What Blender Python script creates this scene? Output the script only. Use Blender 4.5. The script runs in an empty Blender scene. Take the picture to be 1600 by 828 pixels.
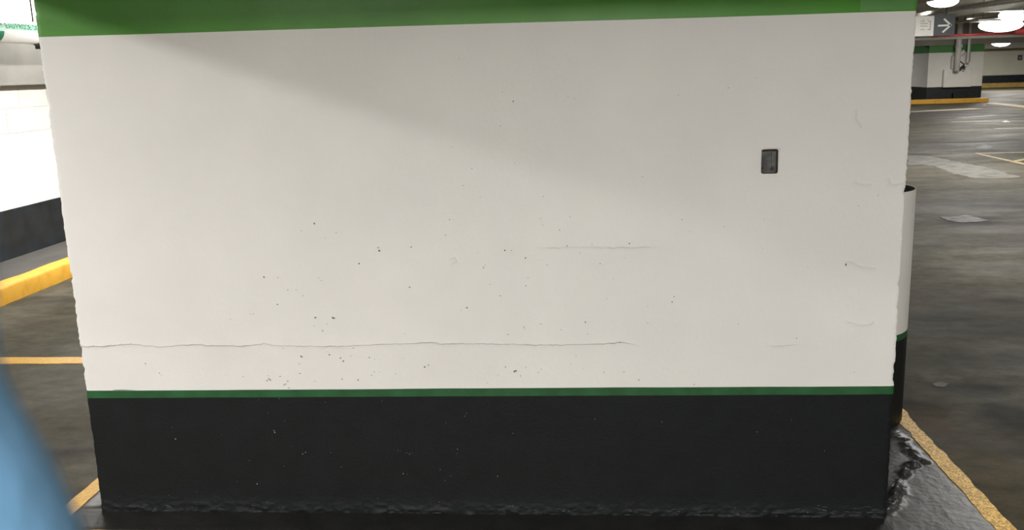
import bpy, bmesh, math, random
import numpy as np
from mathutils import Vector, Matrix

random.seed(7)
rng = np.random.default_rng(11)
sc = bpy.context.scene
COL = sc.collection

# ------------------------------------------------------------------ camera
F, PITCH, ROLL, YAW = 1420.0, .2112, -.0314, .0837
def _rot():
    c, s = math.cos, math.sin
    a = math.pi/2 - PITCH
    Rz = np.array([[c(YAW), -s(YAW), 0], [s(YAW), c(YAW), 0], [0, 0, 1]])
    Rx = np.array([[1, 0, 0], [0, c(a), -s(a)], [0, s(a), c(a)]])
    Rr = np.array([[c(ROLL), -s(ROLL), 0], [s(ROLL), c(ROLL), 0], [0, 0, 1]])
    return Rz @ Rx @ Rr
ROT = _rot(); CAM = np.array([0, -2.879, 1.5])
cam = bpy.data.cameras.new('camera'); co = bpy.data.objects.new('camera', cam); COL.objects.link(co)
co.matrix_world = Matrix([[*ROT[i], CAM[i]] for i in range(3)] + [[0, 0, 0, 1]])
cam.sensor_width = 36; cam.lens = F/1600*36; cam.clip_start = .01; cam.clip_end = 200
cam.dof.use_dof = True; cam.dof.focus_distance = 3.0; cam.dof.aperture_fstop = 14.5
sc.camera = co
# measured surface points: where the sight line of a photo pixel meets a surface of the place
def _ray(u, v): return ROT @ np.array([(u-800)/F, -(v-414)/F, -1.])
def on_floor(u, v, z=0.0):
    d = _ray(u, v); return CAM + d*(z-CAM[2])/d[2]
def on_face(u, v, y=0.0):
    d = _ray(u, v); return CAM + d*(y-CAM[1])/d[1]

# ------------------------------------------------------------------ world, exposure
w = bpy.data.worlds.new('World'); sc.world = w; w.use_nodes = True
w.node_tree.nodes['Background'].inputs[0].default_value = (.5, .5, .48, 1)
w.node_tree.nodes['Background'].inputs[1].default_value = .05
sc.view_settings.view_transform = 'Standard'; sc.view_settings.look = 'None'
sc.view_settings.exposure = 0.38; sc.view_settings.gamma = 1.0; sc.view_settings.use_curve_mapping = False

# fluorescent fixtures: (x, y, z, along_x, power, tube spread, kind); visible ones, those the light implies, and added unseen fill
LAMPS = [
    (-3.6, -1.5, 2.42, False, 84, .07, 'strip'),
    (.3, -4.3, 2.46, True, 168, .25, 'wide'),  # fill lamp added behind the camera for the pillar front
    (3.4, -1.0, 2.46, False, 34, .2, 'wide'),  # general fill added on the right, out of view
    (-2.0, -5.0, 2.46, True, 130, .25, 'wide'),  # second fill lamp added behind the camera, further left
    (-2.87, 4.2, 2.10, False, 100, .15, 'wide'),
    (3.6, 4.5, 2.46, False, 30, .2, 'wide'),  # unseen general fill added beside the pillar
    (-.5, 6.0, 2.46, True, 30, .2, 'wide'),
    (2.5, 12.0, 2.46, True, 60, .2, 'wide'),
    (6.95, 16.0, 2.60, True, 60, .25, 'bowl'),
    (9.35, 19.0, 2.20, True, 36, .46, 'bowl'),
    (8.95, 17.5, 2.345, True, 28, .30, 'bowl'),
    (14.1, 30.0, 1.94, True, 60, .30, 'bowl'),
    (11.2, 24.0, 2.46, True, 170, .2, 'wide'),
    (5.5, 9.3, 2.46, True, 130, .2, 'wide'),  # lamp added out of view to light the hanging sign
    (-4.27, 4.6, 2.60, False, 45, .12, 'wide'),
    (7.2, 31.8, 2.46, False, 110, .2, 'wide'),  # unseen lamp added to brighten the far pillar's left flank
    (13.5, 11.0, 2.46, True, 110, .2, 'wide'),
    (17.5, 37.0, 2.46, True, 300, .2, 'wide'),
    (22.5, 27.0, 2.46, True, 220, .2, 'wide'),
]

# ------------------------------------------------------------------ materials
def new_mat(name):
    m = bpy.data.materials.new(name); m.use_nodes = True
    return m, m.node_tree, m.node_tree.nodes['Principled BSDF']
def mat(name, col, rough=.6, var=.06, scale=8., bump=.0, bscale=60., metal=0., spec=.5, col2=None, coat=0., dirt=False, lo=.35, hi=.65):
    m, t, b = new_mat(name); N, L = t.nodes, t.links
    tc = N.new('ShaderNodeTexCoord')
    n = N.new('ShaderNodeTexNoise'); n.inputs['Scale'].default_value = scale; n.inputs['Detail'].default_value = 6
    L.new(tc.outputs['Object'], n.inputs['Vector'])
    r = N.new('ShaderNodeValToRGB'); L.new(n.outputs[0], r.inputs[0])
    c2 = col2 or tuple(c*(1-var*2) for c in col)
    c1 = col if col2 else tuple(min(1, c*(1+var)) for c in col)
    r.color_ramp.elements[0].position = lo; r.color_ramp.elements[1].position = hi
    r.color_ramp.elements[0].color = (*c2, 1); r.color_ramp.elements[1].color = (*c1, 1)
    out = r.outputs[0]
    if dirt:
        a = N.new('ShaderNodeAttribute'); a.attribute_name = 'dirt'
        mx = N.new('ShaderNodeMix'); mx.data_type = 'RGBA'
        L.new(a.outputs['Fac'], mx.inputs['Factor']); L.new(out, mx.inputs['A']); mx.inputs['B'].default_value = (.20, .185, .16, 1)
        out = mx.outputs['Result']
    L.new(out, b.inputs['Base Color'])
    b.inputs['Roughness'].default_value = rough; b.inputs['Metallic'].default_value = metal
    b.inputs['Specular IOR Level'].default_value = spec; b.inputs['Coat Weight'].default_value = coat
    if bump:
        n2 = N.new('ShaderNodeTexNoise'); n2.inputs['Scale'].default_value = bscale; n2.inputs['Detail'].default_value = 4
        L.new(tc.outputs['Object'], n2.inputs['Vector'])
        bp = N.new('ShaderNodeBump'); bp.inputs['Strength'].default_value = bump; bp.inputs['Distance'].default_value = .004
        L.new(n2.outputs[0], bp.inputs['Height']); L.new(bp.outputs[0], b.inputs['Normal'])
    return m
def emis(name, col, s):
    m, t, b = new_mat(name)
    b.inputs['Base Color'].default_value = (.8, .8, .8, 1)
    b.inputs['Emission Color'].default_value = (*col, 1); b.inputs['Emission Strength'].default_value = s
    return m
M = {}
M['white'] = mat('white_paint', (.78, .768, .742), .55, .02, 2.5, .10, 90, dirt=True)
M['white_plain'] = mat('white_wall_paint', (.80, .78, .73), .6, .02, 3, .1, 60)
M['green'] = mat('green_paint', (.062, .265, .014), .42, .06, 5, .12, 80, dirt=True)
M['green_patch'] = mat('green_touch_up_paint', (.115, .32, .085), .35, .08, 9, .1, 60)
M['stripe'] = mat('dark_green_paint', (.020, .100, .034), .45, .12, 14, .05, 90, dirt=True)
M['stripe_plain'] = mat('dark_green_guard_paint', (.020, .100, .034), .45, .1, 14)
M['blackface'] = mat('black_paint_on_concrete', (.0048, .0068, .0078), .6, .08, 10, .30, 120, dirt=True, spec=.3)
M['black'] = mat('black_paint', (.008, .009, .009), .5, .08, 10, .2, 70)
M['charcoal'] = mat('charcoal_wall_paint', (.014, .018, .021), .45, .2, 6, .1, 40)
M['yellow'] = mat('yellow_kerb_paint', (.62, .33, .03), .6, .08, 10, .2, 40, col2=(.50, .25, .02), lo=.25, hi=.5)
M['concrete'] = mat('bare_concrete', (.19, .185, .165), .85, .06, 4, .2, 50)
M['walk'] = mat('walkway_concrete', (.06, .056, .05), .85, .1, 5, .3, 40)
M['ceil'] = mat('ceiling_paint', (.55, .53, .48), .8, .05, 1.5, .1, 20)
M['beamc'] = mat('beam_paint', (.30, .285, .25), .8, .06, 2, .1, 20)
M['steel'] = mat('galvanised_steel', (.20, .20, .195), .6, .25, 25, .15, 60, metal=.55)
M['dark'] = mat('dark_metal', (.03, .028, .025), .5, .1, 20)
M['red'] = mat('red_pipe_paint', (.55, .06, .06), .35, .1, 6)
M['pipewhite'] = mat('white_pipe_jacket', (.85, .85, .82), .4, .02, 6)
M['mint'] = mat('mint_label', (.38, .80, .58), .4, .02, 6)
M['mintdark'] = mat('dark_green_label', (.03, .22, .13), .4, .05, 6)
M['letter'] = mat('label_letter_green', (.008, .10, .06), .4, .02, 6)
M['signdark'] = mat('dark_grey_sign', (.07, .078, .09), .5, .03, 6)
M['signwhite'] = mat('white_sign', (.85, .85, .78), .4, .02, 6)
M['signgrey'] = mat('grey_sign_print', (.28, .28, .25), .4, .02, 6)
M['chip'] = mat('bare_concrete_in_paint_pits', (.13, .12, .105), .9, .3, 90)
M['chip_soft'] = mat('dusty_paint_pits', (.42, .40, .36), .9, .1, 90)
M['chip_light'] = mat('chipped_light_spots', (.30, .31, .30), .8, .2, 90)
M['litter'] = mat('pale_paper', (.42, .41, .38), .7, .03, 9)
M['lens'] = emis('lit_diffuser', (1., .98, .90), 9.)
M['housing'] = mat('lamp_housing_white', (.75, .75, .72), .4, .02, 6)
M['blue'] = mat('blue_fabric', (.152, .345, .56), .85, .04, 14, .25, 400)

DK = (.026, .023, .018)
STAINS = [  # soft-edged oil and dirt stains: centre, half-size in photo pixels, strength, colour
    (1530, 318, 110, 9, .75, DK), (1508, 344, 62, 14, .9, DK), (1500, 172, 110, 10, .8, DK), (1560, 182, 90, 6, .6, DK),
    (1500, 196, 80, 6, .5, DK), (1510, 229, 60, 4, .6, DK), (1585, 650, 80, 26, .95, DK), (1510, 608, 80, 16, .85, DK), (1440, 640, 50, 20, .7, DK),
    (1470, 590, 40, 14, .4, (.15, .145, .125)), (1560, 420, 120, 40, .55, (.125, .114, .078)), (1500, 235, 110, 14, .45, (.16, .153, .135)),
    (1450, 655, 60, 26, .7, (.070, .046, .024)), (1530, 730, 90, 50, .8, (.072, .056, .026)), (1590, 800, 60, 40, .6, (.060, .045, .022)), (70, 720, 70, 22, .8, DK), (100, 690, 60, 10, .4, (.07, .065, .05)),
    (60, 470, 90, 9, .6, DK), (10, 612, 14, 5, .8, DK), (60, 505, 60, 9, .3, (.06, .05, .035)),
]
def floor_mat():
    m, t, b = new_mat('worn_asphalt_floor'); N, L = t.nodes, t.links
    tc = N.new('ShaderNodeTexCoord')
    def noise(scale, detail, stretch=(1, 1, 1), rgh=.55):
        mp = N.new('ShaderNodeMapping'); mp.inputs['Scale'].default_value = stretch
        L.new(tc.outputs['Object'], mp.inputs[0])
        n = N.new('ShaderNodeTexNoise'); n.inputs['Scale'].default_value = scale; n.inputs['Detail'].default_value = detail
        n.inputs['Roughness'].default_value = rgh
        L.new(mp.outputs[0], n.inputs['Vector']); return n.outputs[0]
    def ramp(src, p0, c0, p1, c1):
        r = N.new('ShaderNodeValToRGB'); L.new(src, r.inputs[0])
        r.color_ramp.elements[0].position = p0; r.color_ramp.elements[0].color = (*c0, 1)
        r.color_ramp.elements[1].position = p1; r.color_ramp.elements[1].color = (*c1, 1); return r.outputs[0]
    def mix(fac, a, bb, mode='MIX'):
        x = N.new('ShaderNodeMix'); x.data_type = 'RGBA'; x.blend_type = mode
        if hasattr(fac, 'links'): L.new(fac, x.inputs['Factor'])
        else: x.inputs['Factor'].default_value = fac
        for s, k in ((a, 'A'), (bb, 'B')):
            if hasattr(s, 'links'): L.new(s, x.inputs[k])
            else: x.inputs[k].default_value = (*s, 1)
        return x.outputs['Result']
    base = ramp(noise(1.3, 10, (.8, 1.1, 1), .6), .34, (.054, .049, .034), .66, (.084, .078, .057))
    dark = ramp(noise(1.1, 10, (.6, 1.3, 1), .65), .52, (0, 0, 0), .72, (.8, .8, .8))
    c = mix(dark, base, (.020, .018, .015))
    brown = ramp(noise(.7, 5, (1.3, .7, 1)), .52, (0, 0, 0), .7, (.55, .55, .55))
    c = mix(brown, c, (.055, .043, .024))
    pale = ramp(noise(2.3, 10, (.6, 1.4, 1), .7), .60, (0, 0, 0), .76, (.5, .5, .5))
    c = mix(pale, c, (.155, .147, .122))
    wn = N.new('ShaderNodeTexNoise'); wn.inputs['Scale'].default_value = 3.2; wn.inputs['Detail'].default_value = 6
    L.new(tc.outputs['Object'], wn.inputs['Vector'])
    for (u, v, hu, hv, k, cc) in STAINS:
        ctr = on_floor(u, v); ex = on_floor(u+hu, v)-ctr; ey = on_floor(u, v-hv)-ctr
        rx = np.linalg.norm(ex[:2]); ry = max(.05, abs(ey[1])); th = math.atan2(ex[1], ex[0])
        wv = N.new('ShaderNodeVectorMath'); wv.operation = 'SUBTRACT'; L.new(wn.outputs['Color'], wv.inputs[0]); wv.inputs[1].default_value = (.5, .5, .5)
        w2 = N.new('ShaderNodeVectorMath'); w2.operation = 'SCALE'; L.new(wv.outputs[0], w2.inputs[0]); w2.inputs['Scale'].default_value = min(rx, ry)*1.6
        ad = N.new('ShaderNodeVectorMath'); ad.operation = 'ADD'; L.new(tc.outputs['Object'], ad.inputs[0]); L.new(w2.outputs[0], ad.inputs[1])
        mp = N.new('ShaderNodeMapping'); mp.vector_type = 'TEXTURE'; mp.inputs['Location'].default_value = (ctr[0], ctr[1], 0)
        mp.inputs['Rotation'].default_value = (0, 0, th); mp.inputs['Scale'].default_value = (rx, ry, 1000)
        L.new(ad.outputs[0], mp.inputs[0])
        gr = N.new('ShaderNodeTexGradient'); gr.gradient_type = 'SPHERICAL'; L.new(mp.outputs[0], gr.inputs[0])
        c = mix(ramp(gr.outputs['Fac'], .0, (0, 0, 0), .45, (k, k, k)), c, cc)
    mid = ramp(noise(9, 12, (.8, 1.2, 1), .68), .32, (.62, .62, .60), .68, (1.35, 1.35, 1.35))
    c = mix(1.0, c, mid, 'MULTIPLY')
    fine = ramp(noise(190, 3), .3, (.80, .80, .80), .7, (1.18, 1.18, 1.18))
    c = mix(1.0, c, fine, 'MULTIPLY')
    L.new(c, b.inputs['Base Color'])
    b.inputs['Specular IOR Level'].default_value = .12
    rr = ramp(noise(1.6, 6, (.6, 1.4, 1)), .35, (.58, .58, .58), .65, (.75, .75, .75)); L.new(rr, b.inputs['Roughness'])
    bp = N.new('ShaderNodeBump'); bp.inputs['Strength'].default_value = .35; bp.inputs['Distance'].default_value = .004
    L.new(noise(70, 6), bp.inputs['Height']); L.new(bp.outputs[0], b.inputs['Normal'])
    return m
M['floor'] = floor_mat()
M['patch'] = mat('pale_floor_patch', (.125, .12, .102), .6, .2, 6, .2, 60, spec=.15)
M['puddle'] = mat('pale_grey_filled_pothole', (.115, .112, .096), .6, .3, 12, .2, 50, spec=.15)
M['stain'] = mat('dark_oil_stain', (.036, .033, .028), .5, .4, 7, .2, 60)
M['lineyellow'] = mat('yellow_line_paint', (.66, .38, .050), .5, .1, 60, .4, 120, col2=(.52, .28, .025))
M['glitter'] = mat('sparkling_yellow_line_paint', (.95, .60, .12), .38, .1, 130, .9, 150, col2=(.48, .26, .025), lo=.44, hi=.58)
M['lineold'] = mat('worn_cream_line_paint', (.24, .22, .16), .6, .1, 20, .2, 60, col2=(.12, .11, .085), spec=.15)
M['linehatch'] = mat('worn_yellow_line_paint', (.42, .34, .18), .6, .1, 20, .2, 60, col2=(.24, .18, .09), spec=.15)
M['shadeblack'] = mat('shaded_black_floor_paint', (.011, .011, .010), .5, .15, 8, .35, 45, spec=.3)  # black floor paint darkened: shade and dark reflection put into the colour
M['glossblack'] = mat('glossy_black_floor_paint', (.032, .032, .031), .38, .15, 8, .35, 45)

# ------------------------------------------------------------------ helpers
def link(name, me, m=None, parent=None):
    o = bpy.data.objects.new(name, me); COL.objects.link(o)
    if m: me.materials.append(m)
    if parent: o.parent = parent
    return o
def obj(name, bm, m, parent=None, smooth=False):
    me = bpy.data.meshes.new(name); bm.normal_update(); bm.to_mesh(me); bm.free()
    if smooth:
        for p in me.polygons: p.use_smooth = True
    return link(name, me, m, parent)
def tag(o, label, cat, group=None):
    o['label'] = label; o['category'] = cat
    if group: o['group'] = group
    return o
def struct(o): o['kind'] = 'structure'; return o
def thing(name, label, cat, loc=(0, 0, 0), group=None):
    o = bpy.data.objects.new(name, None); COL.objects.link(o); o.location = loc
    return tag(o, label, cat, group)
def box(bm, x0, x1, y0, y1, z0, z1, bev=0.):
    r = bmesh.ops.create_cube(bm, size=1)
    vs = r['verts']
    bmesh.ops.scale(bm, verts=vs, vec=(x1-x0, y1-y0, z1-z0))
    bmesh.ops.translate(bm, verts=vs, vec=((x0+x1)/2, (y0+y1)/2, (z0+z1)/2))
    if bev:
        es = list({e for v in vs for e in v.link_edges})
        bmesh.ops.bevel(bm, geom=es, offset=bev, segments=2, affect='EDGES', profile=.5)
def mbox(name, d, m, parent=None, bev=0., off=(0, 0, 0)):
    bm = bmesh.new(); x0, x1, y0, y1, z0, z1 = d
    box(bm, x0-off[0], x1-off[0], y0-off[1], y1-off[1], z0-off[2], z1-off[2], bev)
    return obj(name, bm, m, parent)
def tube(bm, pts, r, seg=12, caps=True):
    pts = [Vector(p) for p in pts]; rings = []
    rs = r if isinstance(r, (list, tuple)) else [r]*len(pts)
    for i, p in enumerate(pts):
        d = (pts[min(i+1, len(pts)-1)] - pts[max(i-1, 0)]).normalized()
        a = Vector((0, 0, 1)) if abs(d.z) < .9 else Vector((1, 0, 0))
        u = d.cross(a).normalized(); v = u.cross(d)
        rings.append([bm.verts.new(p + (u*math.cos(2*math.pi*k/seg) + v*math.sin(2*math.pi*k/seg))*rs[i]) for k in range(seg)])
    for A, B in zip(rings, rings[1:]):
        for k in range(seg): bm.faces.new((A[k], A[(k+1) % seg], B[(k+1) % seg], B[k]))
    if caps: bm.faces.new(rings[0][::-1]); bm.faces.new(rings[-1])
def mtube(name, pts, r, m, parent=None, seg=12, off=(0, 0, 0)):
    bm = bmesh.new(); tube(bm, [Vector(p)-Vector(off) for p in pts], r, seg)
    return obj(name, bm, m, parent, True)
def grid_mesh(name, P, mask=None, flip=False, dirt=None):
    """P: (rows, cols, 3)"""
    nr, nc, _ = P.shape
    idx = np.arange(nr*nc).reshape(nr, nc)
    q = np.stack([idx[:-1, :-1], idx[:-1, 1:], idx[1:, 1:], idx[1:, :-1]], -1).reshape(-1, 4)
    if flip: q = q[:, ::-1]
    if mask is not None: q = q[mask.reshape(-1)]
    me = bpy.data.meshes.new(name)
    me.vertices.add(nr*nc); me.vertices.foreach_set('co', P.reshape(-1).astype(np.float32))
    me.loops.add(q.size); me.loops.foreach_set('vertex_index', q.reshape(-1).astype(np.int32))
    me.polygons.add(len(q)); me.polygons.foreach_set('loop_start', np.arange(0, q.size, 4, dtype=np.int32))
    me.polygons.foreach_set('use_smooth', np.ones(len(q), bool))
    me.update(calc_edges=True)
    if dirt is not None:
        a = me.attributes.new('dirt', 'FLOAT', 'POINT'); a.data.foreach_set('value', dirt.reshape(-1).astype(np.float32))
    return me
_tabs = {}
def vnoise(x, y, seed):
    """smooth value noise, numpy"""
    if seed not in _tabs: _tabs[seed] = np.random.default_rng(seed).random((256, 256))
    T = _tabs[seed]
    xi = np.floor(x).astype(int); yi = np.floor(y).astype(int); fx = x-xi; fy = y-yi
    fx = fx*fx*(3-2*fx); fy = fy*fy*(3-2*fy)
    g = lambda a, b: T[a % 256, b % 256]
    return (g(xi, yi)*(1-fx)+g(xi+1, yi)*fx)*(1-fy) + (g(xi, yi+1)*(1-fx)+g(xi+1, yi+1)*fx)*fy - .5
def fbm(x, y, seed, oct=4, gain=.5):
    s = 0; a = 1.
    for k in range(oct): s = s + a*vnoise(x*2**k+k*17.3, y*2**k+k*5.1, seed+k); a *= gain
    return s
def irregular(bm, c, ax, ay, nrm, rx, ry, n=8, rough=.3, dome=.0):
    c = Vector(c); ax = Vector(ax); ay = Vector(ay); nrm = Vector(nrm)
    vs = []
    for k in range(n):
        t = 2*math.pi*k/n; q = 1+random.uniform(-rough, rough)
        vs.append(bm.verts.new(c + ax*rx*q*math.cos(t) + ay*ry*q*math.sin(t)))
    m = bm.verts.new(c + nrm*dome)
    for k in range(n): bm.faces.new((vs[k], vs[(k+1) % n], m))

# ------------------------------------------------------------------ the setting
def gridded_floor():
    bm = bmesh.new()
    box(bm, -16, 32, -9, 43, -.2, 0)
    return struct(obj('floor', bm, M['floor']))
floor = gridded_floor()
ceiling = struct(mbox('ceiling', (-16, 32, -9, 43, 2.72, 2.9), M['ceil']))
wall_front = struct(mbox('wall_front', (-4.7, 32, -9.2, -9, 0, 2.72), M['white_plain']))
wall_right = struct(mbox('wall_right', (31.8, 32, -9, 43, 0, 2.72), M['white_plain']))
# back wall with dark base band and kerb
wall_back = struct(mbox('wall_back', (-4.7, 31.8, 42.4, 42.6, 0, 2.72), mat('cream_wall_paint', (.56, .54, .43), .6, .03, 2)))
mbox('base_band', (-4.6, 31.8, 42.385, 42.4, 0, .56), M['charcoal'], wall_back)
mbox('kerb_strip', (-4.6, 31.8, 42.15, 42.385, 0, .205), mat('dull_yellow_kerb', (.42, .27, .07), .6, .1, 5), wall_back)
# left wall
wall_left = struct(mbox('wall_left', (-4.9, -4.652, -9, 43, 0, 2.72), M['white_plain']))
mbox('base_band', (-4.652, -4.638, -9, 43, 0, .52), M['charcoal'], wall_left)
BX, BL, BH, g_ = -4.652, .4, .2, .0014
bmeshes = {}
def block_mesh(lenb, h):
    k = (round(lenb, 3), round(h, 3))
    if k not in bmeshes:
        bm = bmesh.new(); box(bm, 0, .006, g_, lenb-g_, g_, h-g_, .0015)
        me = bpy.data.meshes.new('block'); bm.to_mesh(me); bm.free(); me.materials.append(M['white_plain']); bmeshes[k] = me
    return bmeshes[k]
for r in range(10):
    z0 = .52 + r*BH
    y = 2.0 - (BL/2 if r % 2 else 0)
    hh = min(BH, 2.5-z0)
    while y < 6.8:
        o = link('block', block_mesh(BL, hh), None, wall_left); o.location = (BX, y, z0); y += BL
# concrete ledge beam along the left wall
struct(mbox('trim_1', (-4.64, -4.53, -9, 43, 1.50, 1.84), M['concrete'], None, .006))
# downstand beams
struct(mbox('trim_2', (-3.02, -2.72, -9, 27.9, 2.20, 2.72), M['beamc']))
struct(mbox('trim_3', (-4.6, 31.8, 28.56, 29.1, 1.86, 2.72), M['beamc']))
struct(mbox('trim_4', (4.4, 4.8, 8.0, 28.0, 2.25, 2.72), M['beamc']))
struct(mbox('trim_5', (-4.6, 31.8, -6.2, -5.8, 2.15, 2.72), M['beamc']))
struct(mbox('trim_7', (-2.70, 31.8, -2.5, -2.2, 2.12, 2.72), M['beamc']))  # unseen beam, added to shade the upper part of the pillar face
struct(mbox('trim_6', (-4.6, 31.8, 41.6, 42.38, 1.78, 2.72), M['beamc']))

# kerb and raised walkway at the left wall
kw = thing('raised_walkway', 'raised grey walkway with yellow painted kerb edge along the left wall', 'kerb', (-4.062, 3, 0))
ys = np.arange(-9, 43.01, .02) if False else np.concatenate([np.arange(-9, 1, .5), np.arange(1, 7, .02), np.arange(7, 42.1, .5)])
prof = [(-4.062, 0.0), (-4.062, .02), (-4.063, .11), (-4.070, .126), (-4.085, .131), (-4.19, .131)]
P = np.zeros((len(prof), len(ys), 3))
for i, (px, pz) in enumerate(prof):
    P[i, :, 0] = px + .004*fbm(ys*3, ys*0+i*.3, 40, 3) - (np.abs(fbm(ys*9, ys*0, 51, 3))*.012 if i <= 1 else 0)
    P[i, :, 1] = ys; P[i, :, 2] = pz + (.006*fbm(ys*5, ys*0, 61, 3) if 1 < i else 0)
P[..., 0] += 4.062; P[..., 1] -= 3
link('kerb_edge', grid_mesh('kerb_edge', P, flip=True), M['yellow'], kw)
mbox('kerb_body', (-4.19, -4.09, -9, 42, 0, .126), M['yellow'], kw, 0, (-4.062, 3, 0))
mbox('walkway_slab', (-4.638, -4.19, -9, 42, 0, .130), M['walk'], kw, 0, (-4.062, 3, 0))
bm = bmesh.new()          # ragged black overspray at the kerb foot
pv = None
for y in np.arange(1.5, 6.5, .03):
    h = .004+.022*abs(float(fbm(np.array(y*7), np.array(.3), 71, 4)))
    a = bm.verts.new((.0075, y-3, 0.001)); b_ = bm.verts.new((.0075, y-3, h))
    if pv: bm.faces.new((pv[0], a, b_, pv[1]))
    pv = (a, b_)
bm.free()

# ------------------------------------------------------------------ floor markings (parts of the floor)
def quadstrip(name, pts, m, parent, z=.002, thick=True):
    """polygon on the floor, thin paint film with an edge"""
    bm = bmesh.new()
    vs = [bm.verts.new((p[0], p[1], z)) for p in pts]
    f = bm.faces.new(vs)
    if f.normal.z < 0 or (bm.normal_update() or f.normal.z < 0): f.normal_flip()
    r = bmesh.ops.extrude_face_region(bm, geom=[f])
    bmesh.ops.translate(bm, verts=[v for v in r['geom'] if isinstance(v, bmesh.types.BMVert)], vec=(0, 0, -z*.95))
    bmesh.ops.recalc_face_normals(bm, faces=bm.faces)
    return obj(name, bm, m, parent)
def ragged(p0, p1, w0, w1=None, n=40, amp=.004, seed=1):
    """line marking between two floor points with slightly ragged edges"""
    w1 = w0 if w1 is None else w1
    p0 = np.array(p0, float)[:2]; p1 = np.array(p1, float)[:2]; d = (p1-p0)/np.linalg.norm(p1-p0); nn = np.array([-d[1], d[0]])
    L_ = np.linalg.norm(p1-p0); A, B = [], []
    for k in range(n+1):
        t = k/n; wd = w0+(w1-w0)*t
        ja = amp*float(fbm(np.array(t*L_*14), np.array(seed*1.7), 80, 3)); jb = amp*float(fbm(np.array(t*L_*14), np.array(seed*3.1+9), 90, 3))
        c = p0+(p1-p0)*t
        A.append(c+nn*(wd/2+ja)); B.append(c-nn*(wd/2+jb))
    return A+B[::-1]
quadstrip('painted_line', ragged((1.335, -.20), (1.335, 2.3), .062, .062, 120, .012, 2), M['glitter'], floor, .004)['label'] = 'sparkling yellow floor line right of the pillar'
quadstrip('painted_line', ragged((-1.870, -.20), (-1.870, 2.3), .064, .064, 90, .005, 3), M['lineyellow'], floor, .003)['label'] = 'yellow floor line left of the pillar'
quadstrip('painted_line', ragged((-1.90, -.178), (1.366, -.178), .06, .06, 120, .014, 4), M['lineyellow'], floor, .0035)
quadstrip('painted_line', ragged((-4.0, 1.74), (.6, 1.705), .112, .112, 120, .006, 5), M['lineyellow'], floor, .003)
def px_line(u0, v0, u1, v1, wpx, m, seed=1, amp=.02):
    a = on_floor(u0, v0); b = on_floor(u1, v1)
    wv = abs(on_floor((u0+u1)/2, (v0+v1)/2-wpx/2)[1]-on_floor((u0+u1)/2, (v0+v1)/2+wpx/2)[1])
    quadstrip('painted_line', ragged(a, b, wv, wv, 60, amp, seed), m, floor, .003)
px_line(1405, 175.5, 1528, 169.6, 1.4, M['lineold'], 6)
px_line(1498, 184.5, 1556, 180, 1.1, M['lineold'], 7)
px_line(1486, 190.5, 1640, 188.5, 1.0, M['lineold'], 8)
px_line(1544, 160.5, 1640, 170.5, 1.3, M['linehatch'], 9)
px_line(1555, 201, 1640, 199.5, 1.4, M['lineold'], 10)
# hatched triangle
T0, T1, T2 = on_floor(1526, 240), on_floor(1700, 235.5), on_floor(1665, 270.5)
quadstrip('painted_line', ragged(T0, T1, .11, .11, 60, .03, 11), M['linehatch'], floor, .0034)
quadstrip('painted_line', ragged(T0, T2, .085, .085, 60, .02, 12), M['linehatch'], floor, .003)
for (a, b_) in (((1584, 252.5), (1620, 245)), ((1608, 257), (1660, 247))):
    quadstrip('painted_line', ragged(on_floor(*a), on_floor(*b_), .09, .09, 30, .02, 13), M['linehatch'], floor, .0038)
def px_patch(name, pts, m, z, rough=.25, n=6, label=None):
    """irregular floor patch whose outline follows measured points"""
    P_ = [on_floor(*p)[:2] for p in pts]; out = []
    for k, p in enumerate(P_):
        q = P_[(k+1) % len(P_)]; L_ = np.linalg.norm(q-p)
        for j in range(n):
            t = j/n; c = p+(q-p)*t; out.append(c+rng.normal(0, 1, 2)*L_*rough/n*.35)
    o = quadstrip(name, out, m, floor, z)
    if label: o['label'] = label
    return o
px_patch('floor_patch', [(1415, 243), (1445, 243), (1490, 251), (1545, 263), (1588, 274), (1596, 277), (1560, 279), (1522, 279), (1493, 272), (1462, 260), (1440, 257), (1415, 258)], M['patch'], .0015, .5, label='pale repaired strip of floor')
px_patch('filled_pothole', [(1468, 339), (1490, 339), (1510, 336), (1528, 340), (1545, 345), (1525, 347), (1500, 348), (1480, 344)], M['puddle'], .0035, .35, label='pale grey filled pothole ringed with dark dirt')
px_patch('floor_patch', [(1540, 226), (1522, 231), (1542, 233), (1552, 230)], M['patch'], .0016, .3)
px_patch('floor_patch', [(1457, 600), (1470, 597), (1482, 600), (1476, 605), (1462, 604)], M['patch'], .0016, .5)

# litter
def litter(u, v, s, lab):
    c = on_floor(u, v); bm = bmesh.new(); n = 7
    rim = [bm.verts.new((s*math.cos(2*math.pi*k/n)*random.uniform(.6, 1.2), s*math.sin(2*math.pi*k/n)*random.uniform(.6, 1.2), random.uniform(0, s*.5) if k % 2 else 0.0)) for k in range(n)]
    top = bm.verts.new((0, 0, s*.45)); bot = bm.verts.new((0, 0, 0))
    for k in range(n): bm.faces.new((rim[k], rim[(k+1) % n], top)); bm.faces.new((rim[(k+1) % n], rim[k], bot))
    o = obj('paper_scrap', bm, M['litter']); o.location = (c[0], c[1], .0005); tag(o, lab, 'litter')
litter(1572, 191, .10, 'crumpled pale scrap lying on the floor beyond the hatched marking')
litter(1538, 165, .05, 'tiny pale scrap on the floor in front of the far yellow kerb')

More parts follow.
